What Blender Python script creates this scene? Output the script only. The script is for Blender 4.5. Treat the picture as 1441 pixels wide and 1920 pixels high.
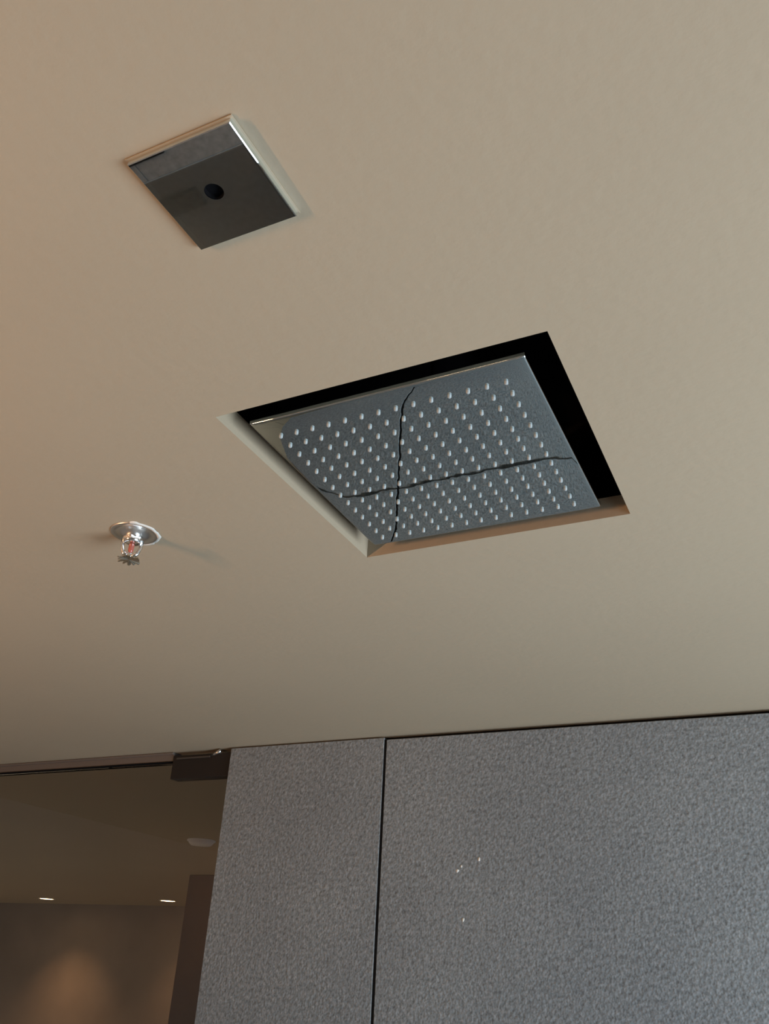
import bpy, bmesh, math, random
from mathutils import Vector, Matrix
random.seed(7)
for o in list(bpy.data.objects): bpy.data.objects.remove(o)
C = bpy.context.scene.collection
S = 0.58                      # height of the ceiling above the camera, metres
CAMZ = 3.85 * S               # camera held up high
CEIL = CAMZ + S               # ceiling height
# ------------------------------------------------------------------ camera
F_PX, YAW, PITCH, ROLL = 1603.38, 0.4721, 0.5041, 0.0563
f = Vector((-math.sin(YAW)*math.cos(PITCH), math.cos(YAW)*math.cos(PITCH), math.sin(PITCH)))
r = Vector((math.cos(YAW), math.sin(YAW), 0)); u = r.cross(f)
r2 = r*math.cos(ROLL) + u*math.sin(ROLL); u2 = -r*math.sin(ROLL) + u*math.cos(ROLL)
cam_d = bpy.data.cameras.new('camera'); cam = bpy.data.objects.new('camera', cam_d); C.objects.link(cam)
M = Matrix((( r2.x, u2.x, -f.x, 0), (r2.y, u2.y, -f.y, 0), (r2.z, u2.z, -f.z, CAMZ), (0, 0, 0, 1)))
cam.matrix_world = M
cam_d.sensor_fit = 'VERTICAL'; cam_d.sensor_height = 24.0; cam_d.lens = F_PX/1920*24.0
cam_d.clip_start = 0.01
bpy.context.scene.camera = cam
# ------------------------------------------------------------------ world, exposure
w = bpy.data.worlds.new('world'); bpy.context.scene.world = w; w.use_nodes = True
w.node_tree.nodes['Background'].inputs[0].default_value = (0.55, 0.68, 0.85, 1)
w.node_tree.nodes['Background'].inputs[1].default_value = 0.6
vs = bpy.context.scene.view_settings
vs.view_transform = 'Standard'; vs.look = 'None'; vs.gamma = 1.0; vs.exposure = 0.0
vs.use_curve_mapping = False
# ------------------------------------------------------------------ large lights
def area(name, loc, target, sx, sy, power, col):
    d = bpy.data.lights.new(name, 'AREA'); d.shape = 'RECTANGLE'; d.size = sx; d.size_y = sy
    d.energy = power; d.color = col
    o = bpy.data.objects.new(name, d); C.objects.link(o); o.location = loc
    o.rotation_euler = (Vector(target)-Vector(loc)).to_track_quat('-Z', 'Y').to_euler()
    return o
XR, XL, YW, YB = 1.75, -2.95, 3.5395*S, -2.7
# cool light from the right, as from an added, unseen window (sits in the opening)
area('added_daylight', (XR-0.01, 0.95, 1.35), (XR-1, 0.95, 1.35), 1.5, 1.7, 108, (0.76, 0.88, 1.0))
# ------------------------------------------------------------------ helpers
def tagk(o, label=None, cat=None, group=None, kind=None):
    if label: o['label'] = label
    if cat: o['category'] = cat
    if group: o['group'] = group
    if kind: o['kind'] = kind
    return o
def empty(name, loc, label=None, cat=None, group=None, kind=None, rz=0):
    o = bpy.data.objects.new(name, None); C.objects.link(o); o.location = loc
    o.rotation_euler = (0, 0, rz); o.empty_display_size = 0.05
    return tagk(o, label, cat, group, kind)
def obj(name, bm, mat, parent=None, smooth=False, loc=None):
    me = bpy.data.meshes.new(name); bmesh.ops.recalc_face_normals(bm, faces=bm.faces)
    bm.to_mesh(me); bm.free(); me.materials.append(mat)
    if smooth:
        for p in me.polygons: p.use_smooth = True
    o = bpy.data.objects.new(name, me); C.objects.link(o)
    if parent: o.parent = parent
    if loc: o.location = loc
    return o
def add_box(bm, a, b, bev=0, seg=2):
    t = bmesh.new(); bmesh.ops.create_cube(t, size=1)
    for v in t.verts:
        v.co = Vector([a[i]+(v.co[i]+.5)*(b[i]-a[i]) for i in range(3)])
    if bev: bmesh.ops.bevel(t, geom=t.edges[:], offset=bev, segments=seg, affect='EDGES', profile=.5)
    me = bpy.data.meshes.new('tmp'); t.to_mesh(me); t.free(); bm.from_mesh(me); bpy.data.meshes.remove(me)
    return bm
def box(a, b, bev=0, seg=2): return add_box(bmesh.new(), a, b, bev, seg)
def lathe(prof, n=32, bm=None, cx=0, cy=0):
    bm = bm or bmesh.new(); rings = []
    for (rr, z) in prof:
        if rr < 1e-6: rings.append([bm.verts.new((cx, cy, z))])
        else: rings.append([bm.verts.new((cx+rr*math.cos(2*math.pi*k/n), cy+rr*math.sin(2*math.pi*k/n), z)) for k in range(n)])
    for a, b in zip(rings, rings[1:]):
        for k in range(n):
            k2 = (k+1) % n
            if len(a) == 1 and len(b) == 1: continue
            if len(a) == 1: bm.faces.new((a[0], b[k], b[k2]))
            elif len(b) == 1: bm.faces.new((a[k], a[k2], b[0]))
            else: bm.faces.new((a[k], a[k2], b[k2], b[k]))
    return bm
def tube(bm, pts, rad, n=8):
    pts = [Vector(p) for p in pts]; rings = []
    for i, p in enumerate(pts):
        d = (pts[min(i+1, len(pts)-1)]-pts[max(i-1, 0)]).normalized()
        a = d.cross(Vector((0, 1, 0)));
        if a.length < .1: a = d.cross(Vector((1, 0, 0)))
        a.normalize(); b = d.cross(a)
        rr = rad[i] if isinstance(rad, (list, tuple)) else rad
        rings.append([bm.verts.new(p+rr*(a*math.cos(2*math.pi*k/n)+b*math.sin(2*math.pi*k/n))) for k in range(n)])
    for A, B in zip(rings, rings[1:]):
        for k in range(n): bm.faces.new((A[k], A[(k+1) % n], B[(k+1) % n], B[k]))
    bm.faces.new(rings[0]); bm.faces.new(rings[-1]); return bm
# ------------------------------------------------------------------ materials
def mat(name, col=(.5, .5, .5), rough=.5, metal=0, **kw):
    m = bpy.data.materials.new(name); m.use_nodes = True
    b = m.node_tree.nodes['Principled BSDF']
    b.inputs['Base Color'].default_value = (*col, 1); b.inputs['Roughness'].default_value = rough
    b.inputs['Metallic'].default_value = metal
    for k, v in kw.items(): b.inputs[k.replace('_', ' ')].default_value = v
    return m
def nd(m, t, **kw):
    n = m.node_tree.nodes.new(t)
    for k, v in kw.items():
        if k in n.inputs: n.inputs[k].default_value = v
        else: setattr(n, k, v)
    return n
def noise_col(m, stops, scale, detail=3, rough=.5, bump=0, bscale=None, bdist=.001):
    nt = m.node_tree; L = nt.links; b = nt.nodes['Principled BSDF']
    tc = nd(m, 'ShaderNodeTexCoord'); n = nd(m, 'ShaderNodeTexNoise', Scale=scale, Detail=detail, Roughness=rough)
    L.new(tc.outputs['Object'], n.inputs['Vector'])
    cr = nd(m, 'ShaderNodeValToRGB'); e = cr.color_ramp.elements
    e[0].position = stops[0][0]; e[0].color = (*stops[0][1], 1); e[1].position = stops[-1][0]; e[1].color = (*stops[-1][1], 1)
    for p, c in stops[1:-1]: q = e.new(p); q.color = (*c, 1)
    L.new(n.outputs['Fac'], cr.inputs['Fac']); L.new(cr.outputs['Color'], b.inputs['Base Color'])
    if bump:
        n2 = nd(m, 'ShaderNodeTexNoise', Scale=bscale or scale, Detail=4)
        L.new(tc.outputs['Object'], n2.inputs['Vector'])
        bp = nd(m, 'ShaderNodeBump', Strength=bump, Distance=bdist)
        L.new(n2.outputs['Fac'], bp.inputs['Height']); L.new(bp.outputs['Normal'], b.inputs['Normal'])
    return m
M_ceil = noise_col(mat('ceiling_paint', rough=.75), [(.3, (.378, .312, .218)), (.7, (.397, .33, .232))], 1.6, 3, bump=.25, bscale=70, bdist=.002)
M_black = mat('void_black', (.006, .006, .007), .9, Specular_IOR_Level=.05)  # near-black colour carries the darkness inside the recess and the hole
M_wallp = noise_col(mat('wall_plaster', rough=.8), [(.3, (.36, .35, .33)), (.7, (.41, .40, .38))], 3)
def stone():
    m = mat('flamed_grey_stone', rough=.7); nt = m.node_tree; L = nt.links; b = nt.nodes['Principled BSDF']
    tc = nd(m, 'ShaderNodeTexCoord')
    n1 = nd(m, 'ShaderNodeTexNoise', Scale=115.0, Detail=3.0, Roughness=.6)
    n2 = nd(m, 'ShaderNodeTexNoise', Scale=2.2, Detail=4.0, Roughness=.6)
    v = nd(m, 'ShaderNodeTexVoronoi', Scale=170.0)
    for n in (n1, n2, v): L.new(tc.outputs['Object'], n.inputs['Vector'])
    cr = nd(m, 'ShaderNodeValToRGB'); e = cr.color_ramp.elements
    e[0].position = .30; e[0].color = (.113, .124, .130, 1); e[1].position = .72; e[1].color = (.276, .308, .320, 1)
    q = e.new(.45); q.color = (.170, .193, .201, 1); q = e.new(.58); q.color = (.218, .243, .254, 1)
    L.new(n1.outputs['Fac'], cr.inputs['Fac'])
    cr2 = nd(m, 'ShaderNodeValToRGB'); e = cr2.color_ramp.elements
    e[0].position = .3; e[0].color = (.86, .86, .87, 1); e[1].position = .7; e[1].color = (1.12, 1.1, 1.08, 1)
    L.new(n2.outputs['Fac'], cr2.inputs['Fac'])
    mx = nd(m, 'ShaderNodeMix', data_type='RGBA', blend_type='MULTIPLY'); mx.inputs['Factor'].default_value = 1
    L.new(cr.outputs['Color'], mx.inputs[6]); L.new(cr2.outputs['Color'], mx.inputs[7])
    L.new(mx.outputs[2], b.inputs['Base Color'])
    bp = nd(m, 'ShaderNodeBump', Strength=.4, Distance=.0025)
    ad = nd(m, 'ShaderNodeMath', operation='ADD'); L.new(n1.outputs['Fac'], ad.inputs[0]); L.new(v.outputs['Distance'], ad.inputs[1])
    L.new(ad.outputs[0], bp.inputs['Height']); L.new(bp.outputs['Normal'], b.inputs['Normal'])
    return m
M_stone = stone()
M_joint = mat('joint_shadow_backing', (.008, .008, .008), .95, Specular_IOR_Level=.05)
M_floor = noise_col(mat('floor_stone', rough=.55), [(.3, (.24, .235, .225)), (.7, (.33, .325, .31))], 30, 4, bump=.2, bdist=.001)
M_floor2 = noise_col(mat('pale_floor_stone', rough=.6), [(.3, (.36, .43, .46)), (.7, (.42, .50, .53))], 30, 4)
M_chrome = mat('polished_chrome', (.80, .81, .82), .03, 1)
def chrome_plate():
    m = mat('polished_steel_sheet', (.64, .715, .725), .012, 1); nt = m.node_tree
    tc = nd(m, 'ShaderNodeTexCoord'); n = nd(m, 'ShaderNodeTexNoise', Scale=48.0, Detail=1.0)
    nt.links.new(tc.outputs['Object'], n.inputs['Vector'])
    bp = nd(m, 'ShaderNodeBump', Strength=1.0, Distance=.000035)
    nt.links.new(n.outputs['Fac'], bp.inputs['Height']); nt.links.new(bp.outputs['Normal'], nt.nodes['Principled BSDF'].inputs['Normal'])
    return m
M_sheet = chrome_plate()
M_esc = mat('cover_plate_chrome', (.80, .86, .87), .015, 1)
M_nozzle = mat('white_silicone', (.38, .42, .42), .6, Specular_IOR_Level=.25)
M_glass = mat('brown_tinted_glass', (.74, .66, .59), 0.0, 0, Transmission_Weight=1.0, IOR=1.45)
M_patch = mat('dark_metal_fitting', (.02, .017, .016), .45, .5)
M_pin = mat('bright_pin', (.6, .6, .58), .25, 1)
M_rail = mat('taupe_rail', (.13, .11, .095), .5)
M_satin = mat('satin_chrome', (.74, .73, .70), .36, 1)
M_frame = mat('bright_plated_metal', (.85, .86, .86), .16, 1)
M_bulb = mat('red_glass_bulb', (.42, .11, .08), .08, 0, Coat_Weight=.6)
M_brass = mat('tarnished_brass', (.44, .40, .32), .35, 1)
M_white = mat('white_paint', (.75, .75, .72), .5)
M_seal = mat('pale_sealant', (.66, .64, .58), .6)
M_far = noise_col(mat('brown_far_wall', rough=.75), [(.3, (.24, .20, .165)), (.7, (.30, .25, .21))], 2)
M_dark = mat('dark_brown_panel', (.115, .07, .048), .6)
def emis(name, col, s):
    m = mat(name, col); b = m.node_tree.nodes['Principled BSDF']
    b.inputs['Emission Color'].default_value = (*col, 1); b.inputs['Emission Strength'].default_value = s; return m
M_lamp = emis('warm_lamp', (1, .74, .42), 26)
M_lamp2 = emis('added_warm_glow', (1, .68, .40), 14)  # glow shared by the two added, unseen warm lamps

# ------------------------------------------------------------------ setting
FARY = 7.52                    # back wall of the room behind the glass
X0, X1 = -9.2, XR + .15        # ceiling extents
HX, HY, HS = -.6295*S, 1.4778*S, .6955*S
TH = .032
# ceiling: one slab with the square opening for the shower
bm = bmesh.new()
def ring(z):
    o = [(X0, YB-.1, z), (X1, YB-.1, z), (X1, FARY+.1, z), (X0, FARY+.1, z)]
    i = [(HX-HS/2, HY-HS/2, z), (HX+HS/2, HY-HS/2, z), (HX+HS/2, HY+HS/2, z), (HX-HS/2, HY+HS/2, z)]
    return [bm.verts.new(v) for v in o], [bm.verts.new(v) for v in i]
o0, i0 = ring(CEIL); o1, i1 = ring(CEIL+TH)
for k in range(4):
    j = (k+1) % 4
    bm.faces.new((o0[k], o0[j], i0[j], i0[k])); bm.faces.new((o1[k], i1[k], i1[j], o1[j]))
    bm.faces.new((i0[k], i0[j], i1[j], i1[k])); bm.faces.new((o0[k], o1[k], o1[j], o0[j]))
ceiling = obj('ceiling', bm, M_ceil); tagk(ceiling, kind='structure', label='beige painted ceiling')
# black void above the opening
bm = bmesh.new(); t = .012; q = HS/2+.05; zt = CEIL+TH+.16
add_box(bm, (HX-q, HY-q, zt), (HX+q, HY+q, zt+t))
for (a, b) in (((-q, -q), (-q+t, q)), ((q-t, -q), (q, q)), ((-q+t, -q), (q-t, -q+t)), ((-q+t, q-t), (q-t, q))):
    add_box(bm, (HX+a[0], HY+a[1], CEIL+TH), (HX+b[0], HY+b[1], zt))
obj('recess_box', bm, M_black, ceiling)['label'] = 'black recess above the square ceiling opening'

# far wall: dark backing with grey stone panels hung in front
XE = -2.59*S                   # left edge of the stone
wall_far = obj('wall_far', box((XE+.004, YW+.022, 0), (XR, YW+.12, CEIL)), M_joint)
tagk(wall_far, kind='structure', label='wall clad in large grey stone panels with open dark joints')
JX = -1.736*S; G = .0036; RH = 1.327*S
cols = [(XE, JX-G), (JX+G, JX+1.20), (JX+1.20+2*G, XR-.002)]
panels = {}
for ci, (a, b) in enumerate(cols):
    zt = CEIL-(.004 if ci == 0 else .010)
    z1 = zt; k = 0
    while z1 > 0.02:
        z0 = max(CEIL-RH*(k+1)+G, 0.003)
        pnl = obj('stone_panel', box((a, YW, z0), (b, YW+.02, z1), .0012, 1), M_stone, wall_far)
        panels[(ci, k)] = pnl
        k += 1; z1 = CEIL-RH*k-G
for x in (JX, JX+1.20+G):
    obj('joint_dark_strip', box((x-G+.0002, YW+.0010, .003), (x+G-.0002, YW+.0219, CEIL-.010)), M_joint, wall_far)  # near-black strips added to keep lit edges out of the open joints
# small specks of plaster on the big panel
for k, (x, dz, s_) in enumerate([(-.8, .335, .006), (-.745, .31, .006), (-.79, .325, .004), (-.785, .44, .005)]):
    sb = bmesh.new(); bmesh.ops.create_icosphere(sb, subdivisions=1, radius=1)
    for v in sb.verts: v.co = Vector((v.co.x*s_*random.uniform(.5, 1), v.co.y*.0012, v.co.z*s_*random.uniform(.6, 1.3)))
    sp = obj('plaster_speck', sb, M_seal, panels[(1, 0)], True, (x, YW, CEIL-dz)); sp['label'] = 'pale plaster speck'

# other walls of the shower side
wall_back = obj('wall_back', box((XL-.1, YB-.1, 0), (XR+.1, YB, CEIL)), M_wallp); tagk(wall_back, kind='structure')
wall_left = obj('wall_left', box((XL-.1, YB, 0), (XL, YW+.12, CEIL)), M_far); tagk(wall_left, kind='structure')
bm = bmesh.new(); wy0, wy1, wz0, wz1 = .15, 1.75, .45, 2.25
add_box(bm, (XR, YB, 0), (XR+.1, wy0, CEIL)); add_box(bm, (XR, wy1, 0), (XR+.1, YW+.12, CEIL))
add_box(bm, (XR, wy0, 0), (XR+.1, wy1, wz0)); add_box(bm, (XR, wy0, wz1), (XR+.1, wy1, CEIL))
wall_right = obj('wall_right', bm, M_wallp); tagk(wall_right, kind='structure')
win = empty('added_window_1', (XR+.05, (wy0+wy1)/2, wz0), kind='structure')  # unseen window, added to explain the cool light
bm = bmesh.new(); ww = (wy1-wy0)/2; hh = wz1-wz0
for a, b in (((-.02, -ww, 0), (.02, -ww+.05, hh)), ((-.02, ww-.05, 0), (.02, ww, hh)), ((-.02, -ww+.05, 0), (.02, ww-.05, .05)), ((-.02, -ww+.05, hh-.05), (.02, ww-.05, hh)), ((-.02, -.02, .05), (.02, .02, hh-.05))):
    add_box(bm, a, b, .003, 1)
obj('added_window_frame', bm, M_white, win)
for a, b in ((-ww+.05, -.02), (.02, ww-.05)):
    obj('pane', box((-.003, a, .05), (.003, b, hh-.05)), mat('clear_glass', (1, 1, 1), 0, 0, Transmission_Weight=1.0), win)

# floor: screed and stone tiles
floor = obj('floor', box((X0, YB-.1, -.1), (X1, FARY+.1, -.012)), M_joint); tagk(floor, kind='structure')
tl = .60; me_t = None; g = .0025
nx, ny = int(math.ceil((XR-XL)/tl)), int(math.ceil((YW-YB)/tl))
for i in range(nx):
    for j in range(ny):
        xa, xb = max(XL, XR-(i+1)*tl)+g, XR-i*tl-g; ya, yb = max(YB, YW-(j+1)*tl)+g, (YW-j*tl-g if j else YW+.027)
        obj('floor_tile', box((xa, ya, -.012), (xb, yb, 0), .001, 1), M_floor, floor)

for i in range(9):
    for j in range(6):
        xa = -1.0-.9*i; ya = YW+.028+.9*j
        obj('floor_tile', box((xa-.9+g, ya+g, -.012), (xa-g, min(ya+.9, FARY)-g, 0), .001, 1), M_floor2, floor)
# ------------------------------------------------------------------ glass door beside the stone
ZG = S*.948+CAMZ
door = empty('door_1', (XE-.01, YW+.03, 0), kind='structure', label='brown tinted frameless glass door left of the stone wall')
dl = lambda x, y, z: (x-(XE-.01), y-(YW+.03), z)
obj('glass_panel', box(dl(XL+.01, YW+.025, .012), dl(XE-.006, YW+.035, ZG), .001, 1), M_glass, door)
pf = obj('patch_fitting', box(dl(-2.955*S, YW+.008, CAMZ+.862*S), dl(XE-.001, YW+.05, CEIL-.012), .0015), M_patch, door)
pf['label'] = 'dark metal patch fitting in the top corner of the glass'
bm = bmesh.new(); tube(bm, [dl(-2.72*S, YW+.012, CEIL-.019), dl(-2.66*S, YW+.006, CEIL-.006)], [.0045, .0055], 12)
obj('pivot_pin', bm, M_pin, door, True)['label'] = 'bright pivot pin'
bm = bmesh.new(); add_box(bm, dl(-2.93*S, YW+.004, CEIL-.024), dl(-2.72*S, YW+.008, CEIL-.019), .001, 1)
obj('arm_plate', bm, mat('grey_steel', (.12, .11, .10), .4, .8), door)
rail = obj('trim_1', box((XL, YW+.012, CAMZ+.953*S), (-2.96*S, YW+.05, CEIL), .002, 1), M_rail)
tagk(rail, kind='structure', label='taupe head rail between the ceiling and the glass door')
obj('dark_gap_strip', box((XL, YW+.010, CAMZ+.9485*S), (-2.96*S, YW+.05, CAMZ+.953*S)), M_joint, rail)  # dark strip standing in for the gap above the glass
add = obj('rail_lip', box((XL, YW+.006, CEIL-.007), (-2.96*S, YW+.012, CEIL-.001), .001, 1), M_rail, rail)

# ------------------------------------------------------------------ room behind the glass
tagk(obj('trim_3', box((-2.47, 1.86, 0), (-2.25, 1.96, .03), .003), M_patch), kind='structure', label='dark threshold block on the floor by the glass door')
wall_end = obj('wall_end', box((X0, FARY, 0), (X1, FARY+.1, CEIL)), M_far); tagk(wall_end, kind='structure', label='brown wall at the far end behind the glass')
w2 = obj('wall_side', box((X0-.1, YW+.12, 0), (X0, FARY, CEIL)), M_far); tagk(w2, kind='structure')
w3 = obj('trim_2', box((-3.88, 5.03, 0), (-1.2, FARY-.002, CEIL-.001), .004, 1), M_dark); tagk(w3, kind='structure', label='dark pillar behind the glass door')
def downlight(x, y, label, e, col=(1, .62, .34)):
    t_ = empty('downlight', (x, y, CEIL), label, 'ceiling light', 'recessed downlights behind the glass door')
    obj('trim_ring', lathe([(.082, 0), (.080, -.004), (.070, -.004), (.066, -.001)], 32), M_white, t_, True)
    obj('lamp', lathe([(0, -.0015), (.066, -.0015)], 32), M_lamp, t_)
    d = bpy.data.lights.new('downlight_beam', 'SPOT'); d.energy = e; d.color = col; d.spot_size = math.radians(95); d.spot_blend = 1.0; d.shadow_soft_size = .05
    o = bpy.data.objects.new('downlight_beam', d); C.objects.link(o); o.parent = t_; o.location = (0, 0, -.02); o.rotation_euler = (math.radians(12), 0, 0)
    return t_
downlight(-7.06, 6.94, 'small round warm downlight, the left one behind the glass door', 42)
downlight(-5.58, 6.97, 'small round warm downlight, the right one behind the glass, nearer the stone wall', 24)
for k, (x, y) in enumerate(((-8.4, 3.6), (-4.4, 3.1), (-8.4, 5.0))):  # unseen downlights, added to brighten the room behind the glass
    downlight(x, y, ('added unseen warm downlight, nearest the glass at far left', 'added unseen warm downlight just inside the glass', 'added unseen warm downlight in the far left corner')[k], 340, (1, .74, .52))
t_ = empty('ceiling_disc', (-2.78, 3.66, CEIL), 'pale round disc on the ceiling behind the glass door', 'ceiling disc')  # plain disc for a pale spot seen in the door glass
obj('body', lathe([(.062, 0), (.062, -.012), (.05, -.024), (0, -.026)], 32), M_white, t_, True)
obj('base_ring', lathe([(.070, 0), (.070, -.006), (.062, -.008)], 32), M_white, t_, True)

# ------------------------------------------------------------------ rain shower head
PX, PY, PS = -.6335*S, 1.4770*S, .5905*S
head = empty('rain_shower_head', (PX, PY, CEIL), 'large square polished chrome rain shower head with white nozzles, recessed in the ceiling opening', 'shower head')
PT = .0075; N = 72; BW = .045; TILT = .047
def sag(x, y):
    z = 0
    for q in (abs(x), abs(y)):
        d = q-(PS/2-BW)
        if d > 0: z += TILT*d**3/(3*BW**2)
    return z
bm = bmesh.new(); grid = []
cs = [PS*(-.5+i/N) for i in range(N+1)]
bv = .0020
def edge(c):   # inset of outer ring for the bevel
    return max(-PS/2+bv, min(PS/2-bv, c))
for i in range(N+1):
    grid.append([bm.verts.new((edge(cs[i]), edge(cs[j]), sag(edge(cs[i]), edge(cs[j])))) for j in range(N+1)])
for i in range(N):
    for j in range(N): bm.faces.new((grid[i][j], grid[i][j+1], grid[i+1][j+1], grid[i+1][j]))
per = [(i, 0) for i in range(N)]+[(N, j) for j in range(N)]+[(N-i, N) for i in range(N)]+[(0, N-j) for j in range(N)]
lo = [grid[i][j] for i, j in per]
def outer(v, z):
    x, y = v.co.x, v.co.y; lim = PS/2-bv-1e-6
    return bm.verts.new((math.copysign(PS/2, x) if abs(x) >= lim else x, math.copysign(PS/2, y) if abs(y) >= lim else y, z))
def arc(t):
    res_ = []
    for v in lo:
        x, y = v.co.x, v.co.y; lim = PS/2-bv-1e-6; o_ = bv*math.sin(t*math.pi/2)
        res_.append(bm.verts.new((x+math.copysign(o_, x) if abs(x) >= lim else x, y+math.copysign(o_, y) if abs(y) >= lim else y, v.co.z+bv*(1-math.cos(t*math.pi/2)))))
    return res_
arcs = [arc(t/4) for t in (1, 2, 3, 4)]; top = [outer(v, PT) for v in lo]
n_ = len(per)
for A, B in zip([lo]+arcs, arcs+[top]):
    for k in range(n_): bm.faces.new((A[k], A[(k+1) % n_], B[(k+1) % n_], B[k]))
bm.faces.new(top)
pl = obj('spray_plate', bm, M_sheet, head)
for p_ in pl.data.polygons: p_.use_smooth = len(p_.vertices) == 4 and p_.center.z < .0026
# nozzles
noz = lathe([(.0023, .001), (.0022, -.0026), (.0018, -.0032), (0, -.0034)], 10)
first = obj('nozzle', noz, M_nozzle, head, True)
NS = .4949*S; NX, NY = -.6394*S-PX, 1.486*S-PY
NX *= .997; 
k = 0
for i in range(14):
    for j in range(14):
        x = NX+NS*(-.5+i/13); y = NY+NS*(-.5+j/13)
        o = first if k == 0 else first.copy()
        if k: C.objects.link(o); o.parent = head
        o.location = (x, y, 0); k += 1
obj('mounting_neck', lathe([(0, PT), (.03, PT), (.03, PT+.012), (.018, PT+.02), (.018, PT+.05), (0, PT+.05)], 24), M_chrome, head, True)
obj('supply_pipe', lathe([(0, PT+.048), (.0115, PT+.048), (.0115, TH+.16), (0, TH+.16)], 20), M_chrome, head, True)

# ------------------------------------------------------------------ square cover plate with centre hole
ET = .0065; ef = 1-ET/S
EX, EY, ES = -.6424*S*ef, .6542*S*ef, .1754*S*ef
esc = empty('ceiling_cover_plate', (EX, EY, CEIL), 'small square polished chrome ceiling plate with a round dark hole in its middle', 'cover plate')
esc.rotation_euler = (.0063, 0, 0)
bm = bmesh.new(); HR = .0083; n = 32; bv = .0007
def sqp(k, s):
    a = 2*math.pi*(k+.5)/n if False else 2*math.pi*k/n
    c, d = math.cos(a), math.sin(a); m_ = max(abs(c), abs(d)); return (s/2*c/m_, s/2*d/m_)
R = []
for (kind, s, z) in (('c', HR, -.0005), ('c', HR, -ET), ('s', ES-2*bv, -ET), ('s', ES, -ET+bv), ('s', ES, 0)):
    if kind == 'c': R.append([bm.verts.new((s*math.cos(2*math.pi*k/n), s*math.sin(2*math.pi*k/n), z)) for k in range(n)])
    else: R.append([bm.verts.new((*sqp(k, s), z)) for k in range(n)])
for A, B in zip(R, R[1:]):
    for k in range(n): bm.faces.new((A[k], A[(k+1) % n], B[(k+1) % n], B[k]))
bm.faces.new(R[-1])
obj('plate', bm, M_esc, esc)
obj('hole_cup', lathe([(HR-.0001, -ET+.001), (HR-.0001, -.0008), (0, -.0008)], 32), M_black, esc)['label'] = 'black round hole'  # shallow cup; near-black colour stands for the shade of a deep hole
bm = bmesh.new(); e2 = ES/2
for a, b in (((-e2-.002, -e2-.002), (e2+.002, -e2)), ((-e2-.002, e2), (e2+.002, e2+.002)), ((-e2-.002, -e2), (-e2, e2)), ((e2, -e2), (e2+.002, e2))):
    add_box(bm, (*a, -.0012), (*b, 0))
obj('sealant_bead', bm, M_ceil, esc)

# ------------------------------------------------------------------ sprinkler
spr = empty('fire_sprinkler', (-1.490*S, 1.489*S, CEIL), 'small metal fire sprinkler with red glass bulb hanging from the ceiling', 'sprinkler')
obj('escutcheon', lathe([(.0355, 0), (.0355, -.0012), (.0335, -.0022), (.029, -.0018), (.024, .0), (.017, -.004), (.0135, -.006), (0, -.006)], 40), M_satin, spr, True)
bm = bmesh.new(); pts = []
for k in range(26):   # ragged paint and filler around the right side of the rose
    a = math.radians(-60+k*7); rr = .0355+.0035*random.random()
    pts.append((rr+.0015, a))
prev = None
for rr, a in pts:
    vi = [bm.verts.new((q*math.cos(a), q*math.sin(a), z)) for q, z in ((.034, 0), (.034, -.0022), (rr-.001, -.0016), (rr, 0))]
    if prev:
        for q in range(3): bm.faces.new((prev[q], vi[q], vi[q+1], prev[q+1]))
    prev = vi
obj('filler_rim', bm, M_seal, spr, True)['label'] = 'ragged pale filler along the rim'
obj('threaded_base', lathe([(0, -.005), (.0135, -.005), (.0135, -.010), (.0125, -.011), (.0125, -.016), (.0085, -.0175), (0, -.0175)], 24), M_frame, spr, True)
obj('hex_collar', lathe([(0, -.0095), (.0148, -.0095), (.0148, -.0145), (0, -.0145)], 6), M_frame, spr)
A = math.radians(38)
ca, sa = math.cos(A), math.sin(A)
for s_ in (-1, 1):
    bm = bmesh.new()
    tube(bm, [(s_*.0135*ca, s_*.0135*sa, -.012), (s_*.0135*ca, s_*.0135*sa, -.024), (s_*.0100*ca, s_*.0100*sa, -.034), (s_*.003*ca, s_*.003*sa, -.0385)], [.0031, .0026, .0029, .0040], 8)
    obj('frame_arm', bm, M_frame, spr, True)
obj('glass_bulb', lathe([(0, -.0172), (.0030, -.018), (.0044, -.020), (.0040, -.030), (.0022, -.0335), (0, -.0345)], 16), M_bulb, spr, True)['label'] = 'red liquid-filled glass bulb'
obj('boss', lathe([(0, -.0335), (.0036, -.0335), (.0045, -.0365), (.0045, -.0425), (0, -.043)], 16), M_chrome, spr, True)
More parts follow.
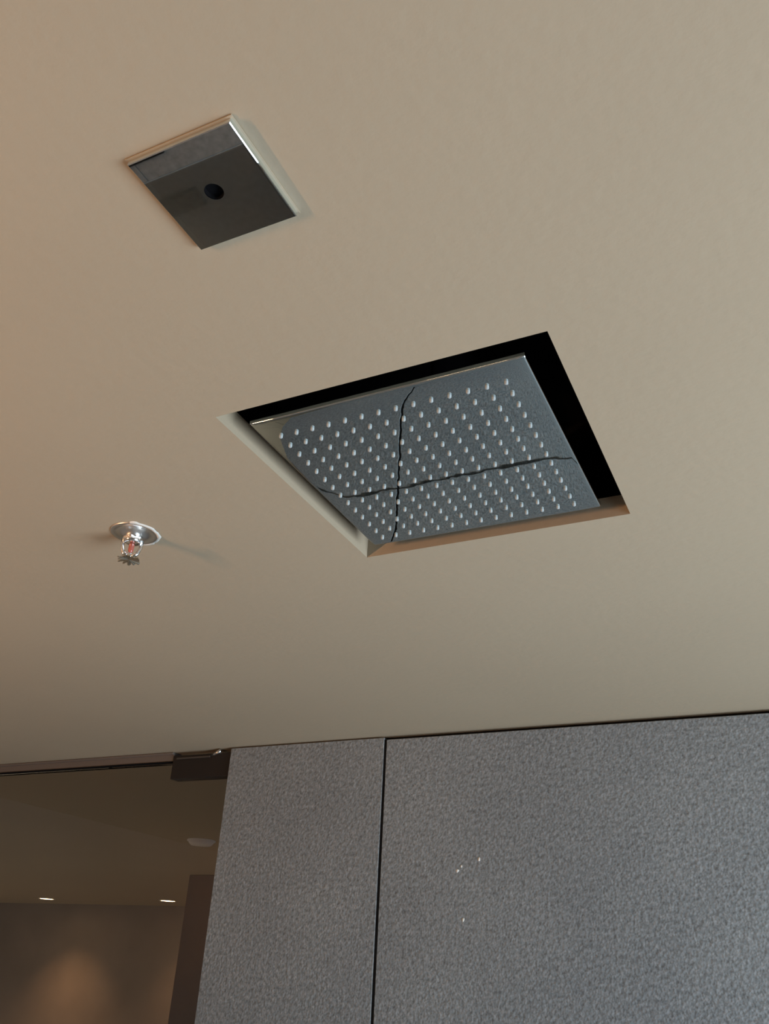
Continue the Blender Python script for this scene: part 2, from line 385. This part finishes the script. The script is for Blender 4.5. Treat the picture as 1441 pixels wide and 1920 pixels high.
bm = bmesh.new(); nt_ = 12; z = -.0440
ctr_t = bm.verts.new((0, 0, z+.0006)); ctr_b = bm.verts.new((0, 0, z-.0006)); T, B = [], []
for k in range(nt_*4):
    a = 2*math.pi*k/(nt_*4); rr = (.0175 if k % 8 < 4 else .0155) if k % 4 in (0, 1, 2) else .0105; zz = z-(.0018 if k % 4 in (1, 2) else 0)
    T.append(bm.verts.new((rr*math.cos(a), rr*math.sin(a), zz+.0006))); B.append(bm.verts.new((rr*math.cos(a), rr*math.sin(a), zz-.0006)))
m_ = len(T)
for k in range(m_):
    k2 = (k+1) % m_
    bm.faces.new((ctr_t, T[k], T[k2])); bm.faces.new((ctr_b, B[k2], B[k])); bm.faces.new((T[k], B[k], B[k2], T[k2]))
obj('deflector', bm, M_brass, spr)['label'] = 'toothed brass deflector'

# ------------------------------------------------------------------ unseen lamps added on the shower side, behind the camera
cab = empty('added_cabinet', (-1.85, -1.0, 0), 'unseen tall brown cabinet, added to carry a warm light strip', 'cabinet')  # added as a base for the warm uplight on the ceiling
obj('body', box((-.30, -.6, 0), (.20, .6, 2.02), .004), M_far, cab)
for k in (-1, 1):
    dr = obj('cabinet_door', box((.20, min(k*.003, k*.597), .05), (.22, max(k*.003, k*.597), 2.0), .002), M_far, cab)
    obj('handle', box((.22, k*.03-.006, .95), (.24, k*.03+.006, 1.15), .002), M_chrome, dr)
obj('added_light_strip', box((-.04, -.5, 2.02), (.04, .5, 2.045), .004), M_lamp2, cab)
wl = area('added_warm_light', (-1.85, -1.0, 2.06), (-1.85, -1.0, CEIL), 1.0, .08, 75, (1, .52, .26))
wl.rotation_euler = (math.pi, 0, math.pi/2)
ml = empty('added_back_lamp', (-1.25, YB, 1.9), 'unseen short warm lamp, added on the back wall', 'added wall lamp')  # added to give the shower plate's edge a warm streak
obj('back_plate', box((-.24, 0, -.03), (.24, .015, .03), .003), M_chrome, ml)
obj('diffuser', box((-.25, .015, -.035), (.25, .06, .035), .008), M_lamp2, ml)
